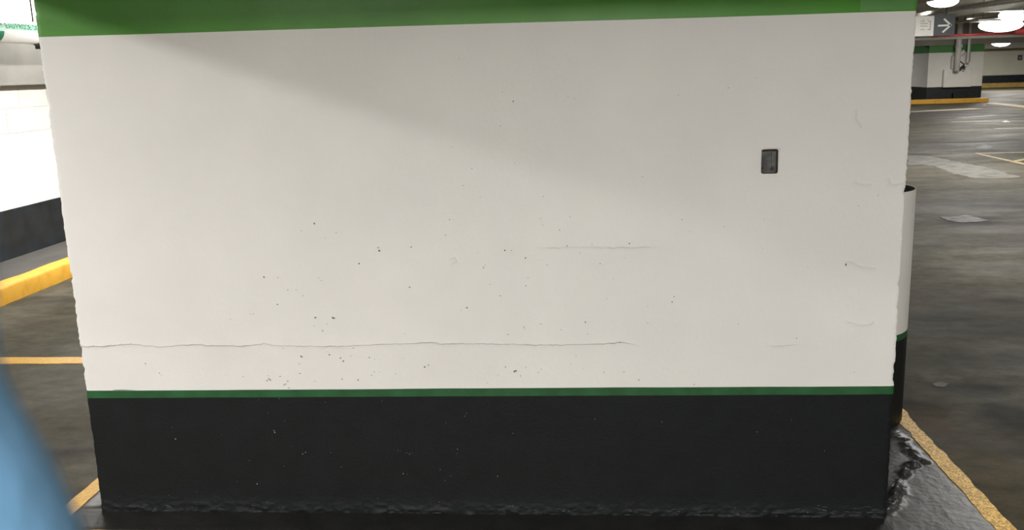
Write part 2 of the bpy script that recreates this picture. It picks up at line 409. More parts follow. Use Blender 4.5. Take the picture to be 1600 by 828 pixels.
# black painted floor apron with mortar ridges at the pillar's right foot
def seg_dist(X, Y, a, b):
    ax, ay = a; bx, by = b; dx, dy = bx-ax, by-ay
    t = np.clip(((X-ax)*dx+(Y-ay)*dy)/(dx*dx+dy*dy), 0, 1)
    return np.hypot(X-ax-t*dx, Y-ay-t*dy), t
def apron(name, x0, x1, y0, y1, step, ridges, base=.0018, m='glossblack'):
    xs = np.arange(x0, x1+step/2, step); ys_ = np.arange(y0, y1+step/2, step)
    X, Y = np.meshgrid(xs, ys_)
    Z = base + .0015*fbm(X*12, Y*12, 100, 4)
    for (pts, wd, h) in ridges:
        for a, b in zip(pts, pts[1:]):
            d, t = seg_dist(X+.012*fbm(X*40, Y*40, 120, 3), Y+.012*fbm(X*40+9, Y*40, 130, 3), a, b)
            Z += h*np.exp(-(d/wd)**2)*(.7+1.2*fbm(X*32, Y*32, 140, 4))
    edge = np.minimum.reduce([X-x0, x1-X, Y-y0, y1-Y])
    Z = np.where(edge < step*.5, -.001, np.maximum(Z, .0006))
    o = link(name, grid_mesh(name, np.stack([X, Y, Z], -1)), M[m], floor)
    return o
p_ = lambda u, v: tuple(on_floor(u, v)[:2])
R1 = [p_(1388, 802), p_(1399, 770), p_(1413, 740), p_(1424, 728), p_(1442, 722)]
R2 = [p_(1398, 676), p_(1410, 688), p_(1424, 708), p_(1442, 722)]
R3 = [p_(1396, 790), p_(1405, 765)]
a1 = apron('black_apron', .972, 1.312, -.14, 1.6, .0045, [(R1, .016, .011), (R2, .020, .008), (R3, .022, .009)])
a2 = apron("black_apron", -1.842, .992, -.14, .02, .012, [], m='shadeblack')  # strip before the pillar, its shade painted in as a darker black
a3 = apron('black_apron', -1.842, -1.735, .02, 1.6, .01, [([(-1.74, -.02), (-1.76, .2)], .02, .006)])
a1['label'] = 'glossy black floor paint with lumpy mortar ridges'

# ------------------------------------------------------------------ the pillar
XL, XR, DEP, TOP = -1.748, .990, 1.5, 2.72
pillar = thing('concrete_pillar', 'wide white painted concrete pillar with green top band, green stripe and black base in the foreground', 'pillar', ((XL+XR)/2, 0, 0))
OFF = np.array([(XL+XR)/2, 0, 0])
def px_poly(pts): return np.array([on_face(*p)[[0, 2]] for p in pts])
SEAM = px_poly([(128, 541), (160, 541), (200, 537), (250, 542), (300, 538), (340, 540), (380, 541), (405, 538), (413, 537), (430, 540), (500, 541), (560, 540), (600, 538), (640, 537), (670, 535), (690, 537), (760, 537), (850, 539), (900, 538), (945, 537), (968, 535), (985, 537), (1001, 541)])
SEAM2 = px_poly([(835, 388), (870, 387), (910, 386), (960, 387.5), (1040, 386.5)])
SEAM3 = px_poly([(1190, 539), (1210, 541), (1240, 539), (1262, 539)])
ARCS = [px_poly(a) for a in (
    [(1337, 283), (1337, 287), (1345, 288.5), (1353, 290), (1360, 289)],
    [(1389, 279), (1389, 287), (1398, 290), (1406, 288), (1416, 287)],
    [(1323, 409), (1333, 411), (1340, 416), (1350, 418.5), (1368, 420)],
    [(1323, 503), (1333, 506), (1345, 509), (1360, 508), (1365, 504)],
    [(1338, 172), (1337, 185), (1345, 198)],
    [(705, 405), (711, 403), (714, 409), (706, 412)],
)]
def seamz(S, x): return np.interp(x, S[:, 0], S[:, 1])
def surf(X, Z):
    """relief: returns y displacement (towards the viewer = negative) and dirt"""
    y = -.0028*fbm(X*1.7, Z*1.7, 10, 3) - .0009*fbm(X*11, Z*11, 20, 4) - .00022*fbm(X*120, Z*120, 30, 2)
    dirt = np.zeros_like(X)
    jag = .0032*fbm(X*45, X*0+3.3, 33, 5, .75)
    for S, h, dk, x0, x1 in ((SEAM, .0026, .42, SEAM[0, 0]-.1, SEAM[-1, 0]), (SEAM2, .0012, .30, SEAM2[0, 0], SEAM2[-1, 0]), (SEAM3, .0012, .28, SEAM3[0, 0], SEAM3[-1, 0])):
        d = Z-(seamz(S, X)+jag)
        on = np.clip((X-x0)/.06, 0, 1)*np.clip((x1-X)/.08, 0, 1)*(.55+1.3*np.abs(fbm(X*6, X*0+1, 44, 3)))
        y = y - on*h*np.where(d > 0, np.exp(-d/.035), 0) - on*.0006*np.exp(-((d+.004)/.004)**2)*(.4+2*np.abs(fbm(X*30, Z*30, 66, 3)))
        dirt = np.maximum(dirt, np.clip(on, 0, 1.2)*dk*np.exp(-(d/(.0014+.0016*np.abs(fbm(X*25, X*0+8, 77, 3))))**2))
    for k, A in enumerate(ARCS):
        m = (X > A[:, 0].min()-.03) & (X < A[:, 0].max()+.03) & (Z > A[:, 1].min()-.03) & (Z < A[:, 1].max()+.03)
        if not m.any(): continue
        dm = np.full(m.sum(), 9.)
        for a, b in zip(A, A[1:]):
            d, t = seg_dist(X[m]+.002*fbm(X[m]*90, Z[m]*90, 200, 2), Z[m]+.002*fbm(X[m]*90, Z[m]*90, 210, 2), a, b); dm = np.minimum(dm, d)
        y[m] -= .0006*np.exp(-((dm-.004)/.004)**2)
        dirt[m] = np.maximum(dirt[m], .20*np.exp(-(dm/.0025)**2))
    # rough foot
    foot = np.exp(-(Z/.035)**2)
    y = y - foot*(.004+.010*np.abs(fbm(X*22, Z*60, 250, 4)))
    return y, dirt
CHIPL = px_poly([(72, 165), (110, 432), (117, 470), (126, 545), (131, 578)])
CHIPR = px_poly([(1401, 575), (1400, 592), (1410, 480), (1415, 300), (1408, 445)])
def edge_in(Z, side):
    n = .0018+.0010*fbm(Z*16, Z*0+side*7., 300, 4)+.0026*fbm(Z*90, Z*0+side*3, 310, 3)
    for x, z in (CHIPL if side == 0 else CHIPR): n = n + .004*np.exp(-((Z-z)/.012)**2)
    return np.maximum(n, 0)
def band(name, lo, hi, step, m, label=None, extra_rows=(), hole=None, sink=0.0):
    """one painted band of the pillar: front relief sheet wrapped round both arrises, plus flanks and back"""
    core = np.arange(XL+.012, XR-.012, step)
    if hole: core = np.unique(np.concatenate([core, np.linspace(hole[0], hole[1], 8)]))
    xs = np.concatenate([[XL, XL, XL+.0015, XL+.006], core, [XR-.006, XR-.0015, XR, XR]])
    ysk = np.concatenate([[.05, .012, .004, .001], np.zeros(len(core)), [.001, .004, .012, .05]])
    nr = max(2, int(round((hi(0)-lo(0))/step))+1)
    T = np.linspace(0, 1, nr)
    for z0, z1, st in extra_rows:
        T = np.concatenate([T, np.arange((z0-lo(0))/(hi(0)-lo(0)), (z1-lo(0))/(hi(0)-lo(0)), st/(hi(0)-lo(0)))])
    if hole: T = np.concatenate([T, [(hole[2]-lo(.57))/(hi(.57)-lo(.57)), (hole[3]-lo(.57))/(hi(.57)-lo(.57))]])
    T = np.unique(np.round(T[(T >= 0) & (T <= 1)], 6))
    X, TT = np.meshgrid(xs, T)
    LO, HI = lo(X), hi(X); Z = LO+(HI-LO)*TT
    Y, D = surf(X, Z); Y = Y + np.broadcast_to(ysk, X.shape) + sink
    el, er = edge_in(Z, 0), edge_in(Z, 1)
    wl = np.exp(-np.maximum(X-XL, 0)/.008); wr = np.exp(-np.maximum(XR-X, 0)/.008)
    Y = Y + (wl*el + wr*er)*.8
    Xd = X + wl*el - wr*er
    Y[:, 0] = .05; Y[:, -1] = .05
    edge_d = np.clip((el-.006)/.006, 0, 1)*np.exp(-((X-XL)/.006)**2) + np.clip((er-.006)/.006, 0, 1)*np.exp(-((XR-X)/.006)**2)
    D = np.maximum(D, .5*edge_d*(X < XR))
    mask = None
    if hole:
        xc = (X[:-1, :-1]+X[1:, 1:])/2; zc = (Z[:-1, :-1]+Z[1:, 1:])/2
        mask = ~((xc > hole[0]) & (xc < hole[1]) & (zc > hole[2]) & (zc < hole[3]))
    me = grid_mesh(name, np.stack([Xd, Y, Z], -1)-OFF, mask, dirt=D)
    o = link(name, me, m, pillar)
    # flanks and back, as child-free extra geometry of the same band
    bm = bmesh.new(); bm.from_mesh(me)
    def q(*v): bm.faces.new([bm.verts.new(Vector(a)-Vector(OFF)) for a in v])
    l, h = lambda x: float(lo(x)), lambda x: float(hi(x))
    q((XL, DEP, l(XL)), (XL, .05, l(XL)), (XL, .05, h(XL)), (XL, DEP, h(XL)))
    q((XR, .05, l(XR)), (XR, DEP, l(XR)), (XR, DEP, h(XR)), (XR, .05, h(XR)))
    q((XR, DEP, l(XR)), (XL, DEP, l(XL)), (XL, DEP, h(XL)), (XR, DEP, h(XR)))
    bm.to_mesh(me); bm.free()
    if label: o['label'] = label
    return o
wob = lambda X, s, a=.0016: a*fbm(X*2.3, X*0+s, 400, 3)
def lin(zl, zr, s): return lambda x: zl+(zr-zl)*(np.asarray(x)-XL)/(XR-XL) + wob(np.asarray(x, float), s)
Z_black = lin(.4265, .4345, 1.); Z_stripe = lin(.4535, .4625, 2.); Z_green = lin(1.650, 1.634, 3.)
zero = lambda x: np.zeros_like(np.asarray(x, float)); top = lambda x: np.zeros_like(np.asarray(x, float))+TOP
HOLE = (.5445, .5985, 1.1585, 1.2365)
band('black_base', zero, Z_black, .005, M['blackface'], 'black painted base')
band('green_stripe', Z_black, Z_stripe, .004, M['stripe'], 'thin dark green stripe', sink=-.0006)
band('white_face', Z_stripe, Z_green, .0034, M['white'], 'white painted face with pits and a cracked seam', extra_rows=((.575, .625, .0012), (.885, .91, .0016)), hole=HOLE)
band('green_band', Z_green, top, .008, M['green'], 'green painted top band')
# touch-up patch at the upper right of the green band
bm = bmesh.new()
n = 60; zs = np.linspace(float(Z_green(.9))+.0035, 2.1, n); pv = None
for z in zs:
    e = .822+.004*float(fbm(np.array(z*30), np.array(.5), 500, 3)) if z < 1.9 else .822+.1*(z-1.9)
    row = []
    for x in np.linspace(e, XR-.012, 14):
        zz = z
        yy = float(surf(np.array([[x]]), np.array([[zz]]))[0][0, 0]) - .0009
        row.append(bm.verts.new((x-OFF[0], yy, zz)))
    if pv:
        for k in range(13): bm.faces.new((pv[k], pv[k+1], row[k+1], row[k]))
    pv = row
obj('touch_up_patch', bm, M['green_patch'], pillar, True)['label'] = 'paler green touch-up patch'

# recessed electrical box with rounded-corner opening
rb = []
x0, x1, z0, z1 = HOLE; x0 -= OFF[0]; x1 -= OFF[0]
bm = bmesh.new()
def rrect(x0, x1, z0, z1, r, y, n=4):
    out = []
    for cx, cz, a0 in ((x1-r, z1-r, 0), (x0+r, z1-r, 90), (x0+r, z0+r, 180), (x1-r, z0+r, 270)):
        for k in range(n+1):
            a = math.radians(a0+90*k/n); out.append(bm.verts.new((cx+r*math.cos(a), y, cz+r*math.sin(a))))
    return out
outer = rrect(x0-.004, x1+.004, z0-.004, z1+.004, .0045, -.0010)
inner = rrect(x0+.001, x1-.001, z0+.001, z1-.001, .007, .0004)
deep = rrect(x0+.001, x1-.001, z0+.001, z1-.001, .007, .006)
for A, B in ((outer, inner), (inner, deep)):
    for k in range(len(A)): bm.faces.new((A[k], A[(k+1) % len(A)], B[(k+1) % len(A)], B[k]))
ys0 = float(surf(np.array([[.5715]]), np.array([[1.2]]))[0][0, 0])
rim = obj('box_rim', bm, M['white_plain'], pillar, True); rim.location.y = ys0
bm = bmesh.new()
a_ = rrect(x0+.001, x1-.001, z0+.001, z1-.001, .007, .006); b_ = rrect(x0+.001, x1-.001, z0+.001, z1-.001, .007, .034)
for k in range(len(a_)): bm.faces.new((a_[k], a_[(k+1) % len(a_)], b_[(k+1) % len(b_)], b_[k]))
bm.faces.new(b_)
bx = obj('recessed_box', bm, M['steel'], pillar); bx.location.y = ys0; bx['label'] = 'open grey metal electrical box sunk into the face'
bm = bmesh.new()
tube(bm, [(x0+.010, .033, z0+.016), (x0+.010, .026, z0+.016)], .004, 8); obj('knockout', bm, M['dark'], bx)
bm = bmesh.new()
tube(bm, [(x1-.013, .033, z0+.013), (x1-.013, .024, z0+.013)], .0055, 8); obj('knockout', bm, M['dark'], bx)
bm = bmesh.new(); box(bm, x1-.016, x1-.003, .030, .034, z0+.02, z1-.012, .001); obj('box_strap', bm, M['steel'], bx)

# paint pits and chips, measured from the photograph: (u, v, radius px)
def conv(L_, ox, oy, s): return [(ox+a/s, oy+b/s, r) for a, b, r in L_]
DARK = conv([(403,55,2.4),(345,87,1),(692,176,2.7),(835,159,1.5),(602,233,1.8),(178,294,2.4),(241,296,1.3),(285,351,1.2),(238,415,2),(408,474,2.3),(486,475,2.4),(492,477,2.4),(461,501,1.1),(441,532,1.7),(343,646,2.2),(347,648,1.9),(337,680,1.3),(470,640,1.7),(463,626,.9),(519,655,1.7),(532,668,2),(566,646,.9),(578,610,1.4),(265,612,1),(648,652,1.5),(672,660,1),(895,694,2.1),(911,688,1.5),(912,683,1.1),(670,716,1.3),(658,731,1.2),(765,725,1),(526,748,1.9),(250,736,1.4),(285,757,1.6),(405,758,1),(290,787,1.5),(86,737,1),(806,547,1),(988,107,1.2)], 350, 330, 2.854)
DARK += conv([(7,38,1.3),(253,174,2.3),(131,186,1),(158,251,1.5),(165,241,.9),(345,208,1.9),(348,332,1.6),(357,295,1.1),(233,377,1.5),(57,441,1),(498,83,1.3),(545,25,1),(531,154,1.4),(809,144,1.7),(679,233,1.3),(711,389,.9),(1008,380,1.4),(1000,404,1.6),(613,495,2.1),(503,528,1.1),(414,502,1.1),(339,516,1.5),(341,524,1),(268,549,1.7),(624,547,1),(767,585,1.6),(257,694,1.7),(297,714,2.3),(303,711,2.),(324,734,1.5),(403,719,1.2),(416,704,1),(548,680,.9),(695,718,1.4),(785,716,1.4),(851,752,1.6)], 700, 330, 2.855)
DARK += conv([(312,301,1.6),(260,256,.9),(252,420,1.1),(74,705,1.2),(154,761,1),(456,757,1)], 700, 60, 3.066)
DARK += conv([(14,111,1.2),(46,160,.8),(186,140,1),(345,110,.9),(340,228,.9),(523,304,.8),(677,292,2.1),(678,296,1.7),(728,56,1.1),(808,14,1.1),(478,591,1.3),(242,533,1.),(711,728,.9),(64,778,1.1)], 1060, 300, 2.589)
DARK += conv([(446,35,1.6),(547,103,1.4),(561,120,1.1),(1143,129,1.),(1320,123,1.2)], 130, 560, 4.571)
SOFT = conv([(500,95,1.2),(452,119,1),(323,351,1),(352,377,1.2),(120,459,1.3),(133,456,1.2),(29,481,1.2),(401,511,1),(695,717,1),(597,752,2.2),(200,747,2.2),(206,752,2.2),(192,755,2),(339,723,1.8),(275,770,2.),(268,774,1.7),(828,339,2.2),(800,655,1),(688,163,2),(424,298,1),(434,309,1)], 350, 330, 2.854)
SOFT += conv([(283,176,1.2),(186,326,1),(84,429,2.3),(413,31,1),(423,61,1),(642,148,1.1),(590,185,1),(789,208,1),(443,239,1.4),(738,301,1),(348,696,1.2),(222,730,1),(176,766,1.2),(890,424,1),(892,499,1.3),(604,703,.9),(571,645,1)], 700, 330, 2.855)
SOFT += conv([(321,597,1),(115,623,1.1),(606,289,1),(575,280,.9),(1342,237,1.4),(52,97,1),(931,664,.9),(1103,272,1),(1475,190,1),(20,520,1)], 700, 60, 3.066)
LIGHT = conv([(491,291,1.9),(473,229,.8),(737,268,.8),(1016,247,1.5),(1020,256,1.7),(1168,371,1.6),(1183,362,1.3),(1109,329,.7),(1316,364,.9),(1374,440,1.2),(1068,435,.8),(926,531,1.9),(817,516,.8),(883,405,.8),(603,571,.8),(466,653,1.1),(223,682,1.5),(1042,76,1.1),(982,153,.8),(1073,195,.8),(456,590,.7),(935,677,1.1),(1568,607,1),(1429,730,1),(1589,90,.9),(933,83,.8),(1287,98,.8),(980,627,1.1)], 130, 600, 3.404)
LIGHT += conv([(70,332,1),(82,333,.8),(113,343,.9),(128,350,1.5),(140,343,.8),(96,447,1.5),(117,451,.8),(282,427,1.4),(368,325,1.1),(365,347,.9),(334,458,.9),(306,482,.9),(568,460,1.6),(413,146,.9),(404,160,.9),(645,246,.9),(1055,175,.9),(1389,188,1),(897,629,1.3),(925,629,1.2),(645,606,1.2),(1075,604,1.),(150,611,1),(275,588,.8),(1361,666,1),(311,193,.7)], 600, 600, 3.2)
LIGHT += conv([(424,225,.9),(912,254,1.3),(1024,242,1.5),(1036,246,1.1)], 1050, 740, 4.324) + conv([(208,441,1),(475,515,.9),(345,393,.8)], 1100, 500, 2.524)
def chips(name, L_, m, label, k=.0019, asp=1.):
    bm = bmesh.new()
    for u, v, r in L_:
        c = on_face(u, v); x, z = c[0], c[2]
        if not (XL+.01 < x < XR-.01 and z > .012): continue
        y = float(surf(np.array([[x]]), np.array([[z]]))[0][0, 0])
        irregular(bm, (x-OFF[0], y-.0012, z), (1, 0, 0), (0, 0, 1), (0, 1, 0), r*k*asp*.55, r*k*.55, 8, .35, .0006)
    o = obj(name, bm, m, pillar); o['kind'] = 'stuff'; o['label'] = label
chips('paint_pits', [(u, v, r*1.2) for u, v, r in DARK], M['chip'], 'small dark pits in the white paint')
chips('dusty_pits', [(u, v, r*1.3) for u, v, r in SOFT], M['chip_soft'], 'faint grey pits in the white paint', asp=1.3)
chips('pale_chips', [(u, v, r*1.15) for u, v, r in LIGHT], M['chip_light'], 'pale chips in the black paint')
# dark scuff just above the green stripe at the left
bm = bmesh.new(); A, B = [], []
for k in range(15):
    t = k/14; u = 177+34*t; c = on_face(u, 609.2-.3*math.sin(t*3)); wd = .0022*math.sin(math.pi*min(1, .1+.8*t**.7+.05))
    y = float(surf(np.array([[c[0]]]), np.array([[c[2]]]))[0][0, 0])-.0012
    A.append(bm.verts.new((c[0]-OFF[0], y, c[2]+wd*.5))); B.append(bm.verts.new((c[0]-OFF[0], y, c[2]-wd*.5)))
for k in range(14): bm.faces.new((B[k], B[k+1], A[k+1], A[k]))
obj('scuff_mark', bm, M['chip'], pillar)
# scraped pale mortar along the pillar foot
bm = bmesh.new()
for k in range(260):
    x = random.uniform(XL+.02, XR-.02); z = abs(random.gauss(.010, .012))+.004
    if float(vnoise(np.array(x*5), np.array(.2), 900)) < -.12: continue
    y = float(surf(np.array([[x]]), np.array([[z]]))[0][0, 0])
    irregular(bm, (x-OFF[0], y-.0014, z), (1, 0, random.uniform(-.12, .12)), (0, 0, 1), (0, 1, 0), random.uniform(.003, .016), random.uniform(.0005, .0012), 6, .4, .0005)
o = obj('scraped_mortar', bm, mat('scraped_grey_mortar', (.075, .077, .075), .7, .4, 30), pillar); o['kind'] = 'stuff'

# ------------------------------------------------------------------ half-round guard on the pillar's right flank
GC = (1.115, .95); GR = .225; GT = .003
guard = thing('curved_guard', 'half-round metal guard painted white over green stripe over black on right flank of big pillar', 'guard', (XR, GC[1], 0))
def guard_part(name, z0, z1, m, r=GR, t=GT, label=None, dz=0):
    path = []
    ax = XR+.002; n = 28
    path.append((ax, GC[1]-r)); 
    for k in range(n+1):
        a = -math.pi/2+math.pi*k/n; path.append((GC[0]+r*math.cos(a), GC[1]+r*math.sin(a)))
    path.append((ax, GC[1]+r))
    bm = bmesh.new(); rings = []
    for i, p in enumerate(path):
        a = Vector(path[max(0, i-1)]); b = Vector(path[min(len(path)-1, i+1)]); d = (b-a).normalized(); nn = Vector((d.y, -d.x))
        q = Vector(p); inn = q-nn*t
        dd = lambda z: Vector((XR, GC[1], 0))
        rings.append([bm.verts.new(Vector((v[0], v[1], z))-dd(0)) for v, z in ((q, z0), (q, z1), (inn, z1), (inn, z0))])
    for A, B in zip(rings, rings[1:]):
        for k in range(4): bm.faces.new((A[k], B[k], B[(k+1) % 4], A[(k+1) % 4]))
    bm.faces.new(rings[0]); bm.faces.new(rings[-1][::-1])
    bmesh.ops.recalc_face_normals(bm, faces=bm.faces)
    o = obj(name, bm, m, guard)
    if label: o['label'] = label
    return o
guard_part('black_base', .003, .375, M['black'])
guard_part('green_stripe', .375, .402, M['stripe_plain'])
guard_part('white_shell', .402, .985, M['white_plain'])
guard_part('inner_lining', .01, .982, M['dark'], GR-.0036, .002, 'dark unpainted inside face')

# ------------------------------------------------------------------ left: white pipe with green label
pc = (-4.02, 1.873); pr = .08
pipe = thing('water_pipe', 'thick white pipe with green lettered label hanging along the left wall', 'pipe', (pc[0], 3.4, pc[1]))
oo = (pc[0], 3.4, pc[1])
mtube('pipe_body', [(pc[0], -8.5, pc[1]), (pc[0], 12, pc[1])], pr, M['pipewhite'], pipe, 32, oo)
def pipe_arc(name, y0, y1, a0, a1, m, r, n=14):
    bm = bmesh.new(); R_ = []
    for y in (y0, y1):
        R_.append([bm.verts.new((r*math.cos(math.radians(a0+(a1-a0)*k/n)), y-3.4, r*math.sin(math.radians(a0+(a1-a0)*k/n)))) for k in range(n+1)])
    for k in range(n): bm.faces.new((R_[0][k], R_[0][k+1], R_[1][k+1], R_[1][k]))
    return obj(name, bm, m, pipe, True)
lab = pipe_arc('label_band', 3.255, 3.82, 4, 50, M['mint'], pr+.0012); lab['label'] = 'mint green label reading EAU FROIDE D'
ar = pipe_arc('arrow_band', 3.10, 3.238, -60, 70, M['mintdark'], pr+.0014); ar['label'] = 'dark green end band of the label'
pipe_arc('arrow_mark', 3.12, 3.238, -5, 25, M['mint'], pr+.002)
def text_mesh(s, size, m, name, parent, fmap, spacing=1.):
    cu = bpy.data.curves.new('t', 'FONT'); cu.body = s; cu.size = size; cu.resolution_u = 3; cu.space_character = spacing
    to = bpy.data.objects.new('t', cu); COL.objects.link(to)
    bpy.context.view_layer.update()
    me = bpy.data.meshes.new_from_object(to.evaluated_get(bpy.context.evaluated_depsgraph_get()))
    bpy.data.objects.remove(to); bpy.data.curves.remove(cu)
    bm = bmesh.new(); bm.from_mesh(me); bpy.data.meshes.remove(me)
    for v in bm.verts: v.co = fmap(v.co.x, v.co.y)
    me = bpy.data.meshes.new(name); bm.to_mesh(me); bm.free()
    return link(name, me, m, parent)
def wrap(x, y):
    a = math.radians(9)+y/pr; return Vector(((pr+.0025)*math.cos(a), 3.262-3.4+x, (pr+.0025)*math.sin(a)))
adv = 0.
for ch in 'EAU FROIDE DOM':
    wch = {' ': .018, 'I': .016}.get(ch, .034)
    if ch != ' ':
        text_mesh(ch, .056, M['letter'], 'letter', lab, lambda x, y, a0=adv: wrap(x*.95+a0, y))
    adv += wch
# pipe hanger: strap under the pipe and rod
bm = bmesh.new()
tube(bm, [(.0, .30, -.085), (0, .34, -.085)], .006, 6)
R_ = [[bm.verts.new(((pr+.004+q)*math.cos(math.radians(a)), y, (pr+.004+q)*math.sin(math.radians(a)))) for a in range(0, 361, 15)] for y, q in ((.30, 0), (.34, 0))]
for k in range(24): bm.faces.new((R_[0][k], R_[0][k+1], R_[1][k+1], R_[1][k]))
tube(bm, [(0, .32, .08), (0, .32, 2.72-pc[1])], .006, 8)
obj('pipe_hanger', bm, M['dark'], pipe)
# dark pipe clamp bracket fixed to the ledge, seen as a dark wedge
mbox('clamp_foot', (-4.08, -3.985, 3.80, 3.89, 1.762, 1.796), M['dark'], pipe, .003, oo)

# ------------------------------------------------------------------ far pillar with pipes
fp = thing('far_pillar', 'distant white pillar with green top, dark base and two pipes running down it', 'pillar', (12.1, 28.6, 0))
o3 = (12.1, 28.6, 0); fx0, fx1, fy0, fy1 = 11.26, 13.0, 28.6, 31.0
mbox('dark_base', (fx0, fx1, fy0, fy1, 0, .52), M['charcoal'], fp, 0, o3)
mbox('white_face', (fx0, fx1, fy0, fy1, .52, 1.62), M['white_plain'], fp, 0, o3)
mbox('green_band', (fx0, fx1, fy0, fy1, 1.62, 2.72), mat('far_green_paint', (.07, .25, .06), .5, .05, 3), fp, 0, o3)
mbox('boxed_duct', (11.72, 12.62, 28.45, 28.6, .50, 1.08), M['white_plain'], fp, .03, o3)
mbox('boxed_duct', (11.95, 12.30, 28.43, 28.6, 1.08, 1.52), M['white_plain'], fp, .04, o3)
mbox('outlet_box', (12.06, 12.38, 28.42, 28.56, .14, .32), M['black'], fp, .01, o3)
chev = [tuple(on_face(*p, 28.33)[[0, 2]]) for p in ((1502, 96), (1509.5, 101.5), (1499, 110))]
for (xa, za), (xb, zb), rr in ((chev[0], chev[1], .018), (chev[2], chev[1], .045)):
    mtube('arrow_stroke', [(xa, 28.405, za), (xb, 28.405, zb)], rr, M['dark'], fp, 8, o3)
pp = thing('wide_drain_pipe', 'wide pale vertical pipe at the left on the distant pillar', 'pipe', (12.16, 28.26, 2.0))
po = (12.16, 28.26, 2.0)
def q3(u, v, y): return tuple(on_face(u, v, y))
wp0, wp1 = q3(1499, 64, 28.26), q3(1496, 112, 28.26)
mtube('pipe_body', [(wp0[0], 28.26, 2.72), (wp0[0]-.02, 28.26, 1.02)], .088, M['housing'], pp, 14, po)
mtube('pipe_collar', [(wp0[0], 28.26, 1.86), (wp0[0], 28.26, 1.76)], .11, M['housing'], pp, 14, po)
mtube('branch', [(wp0[0]+.02, 28.26, 1.50), (wp0[0]+.17, 28.26, 1.66)], .055, M['housing'], pp, 12, po)
np0, np1, np2 = q3(1515, 64, 28.26), q3(1513, 96, 28.26), q3(1501, 110, 28.26)
p2 = thing('narrow_drain_pipe', 'narrow pale pipe bending left at its foot on the distant pillar', 'pipe', np0)
mtube('pipe_body', [(np0[0], 28.26, 2.72), np1, (np1[0]-.07, 28.26, np1[2]-.12), (np2[0]+.10, 28.26, np2[2]+.03)], .05, M['housing'], p2, 12, np0)
kb = tag(mbox('yellow_kerb', (10.55, 13.03, 28.05, 28.28, 0, .15), M['yellow'], None, .02), 'yellow kerb block at the foot of the distant pillar', 'kerb')

# ------------------------------------------------------------------ hanging sign
sg = thing('hanging_sign', 'hanging direction sign, white panel beside dark grey panel with white right arrow', 'sign', (5.2, 12, 1.97))
so = (5.2, 12, 1.97)
def tilt_box(name, x0, x1, z00, z01, z10, z11, y0, y1, m, parent):
    bm = bmesh.new()
    v = [bm.verts.new(Vector(a)-Vector(so)) for a in ((x0, y0, z00), (x1, y0, z10), (x1, y0, z11), (x0, y0, z01), (x0, y1, z00), (x1, y1, z10), (x1, y1, z11), (x0, y1, z01))]
    for f in ((0, 1, 2, 3), (5, 4, 7, 6), (4, 0, 3, 7), (1, 5, 6, 2), (3, 2, 6, 7), (4, 5, 1, 0)): bm.faces.new([v[i] for i in f])
    return obj(name, bm, m, parent)
tilt_box('white_panel', 4.62, 5.367, 1.815, 2.115, 1.815, 2.115, 12, 12.05, M['signwhite'], sg)
dp = tilt_box('dark_panel', 5.367, 5.68, 1.815, 2.125, 1.815, 2.125, 12, 12.05, M['signdark'], sg)
def strokes(name, segs, w_, m, parent, y=11.994, n=0):
    bm = bmesh.new()
    for (xa, za), (xb, zb) in segs:
        d = Vector((xb-xa, 0, zb-za)).normalized(); nn = Vector((-d.z, 0, d.x))*w_/2
        a = Vector((xa, y, za)); b = Vector((xb, y, zb))
        vs = [bm.verts.new(p-Vector(so)) for p in (a-nn, b-nn, b+nn, a+nn)]; f = bm.faces.new(vs)
        r = bmesh.ops.extrude_face_region(bm, geom=[f]); bmesh.ops.translate(bm, verts=[q for q in r['geom'] if isinstance(q, bmesh.types.BMVert)], vec=(0, .005, 0))
    bmesh.ops.recalc_face_normals(bm, faces=bm.faces)
    return obj(name, bm, m, parent)
s_ = lambda u, v: tuple(on_face(u, v, 12)[[0, 2]])
strokes('arrow', [(s_(1465.5, 40.3), s_(1485.5, 39.3)), (s_(1475, 29.5), s_(1486, 39.8)), (s_(1472.5, 50.5), s_(1486, 38.8))], .026, M['signwhite'], dp)
strokes('pictogram', [(s_(1450, 33), s_(1454.5, 33)), (s_(1454, 33), s_(1453, 46.5)), (s_(1449, 46.3), s_(1453.5, 46.3)), (s_(1438, 37), s_(1450, 36.7)), (s_(1438, 41), s_(1449, 40.8)), (s_(1438, 46.5), s_(1444, 46.3)), (s_(1442, 31), s_(1444, 31)), (s_(1449, 30.5), s_(1451, 30.5)), (s_(1438, 33.5), s_(1445, 33.2))], .008, M['signgrey'], sg)
for x in (4.75, 5.55): mtube('hanger_rod', [(x, 12.025, 2.115), (x, 12.025, 2.72)], .006, M['dark'], sg, 8, so)

# small sign plate on the far wall
ws = tag(mbox('wall_plate', (20.22, 20.42, 42.37, 42.4, 1.22, 1.46), M['signdark']), 'small dark square plate on the far cream wall', 'sign')
mbox('plate_mark', (20.28, 20.36, 42.364, 42.37, 1.29, 1.37), M['signgrey'], ws)
ws2 = tag(mbox('faint_plate', (19.86, 20.12, 42.385, 42.4, 1.27, 1.37), M['ceil']), 'faint grey plate left of the dark plate on the far wall', 'sign')

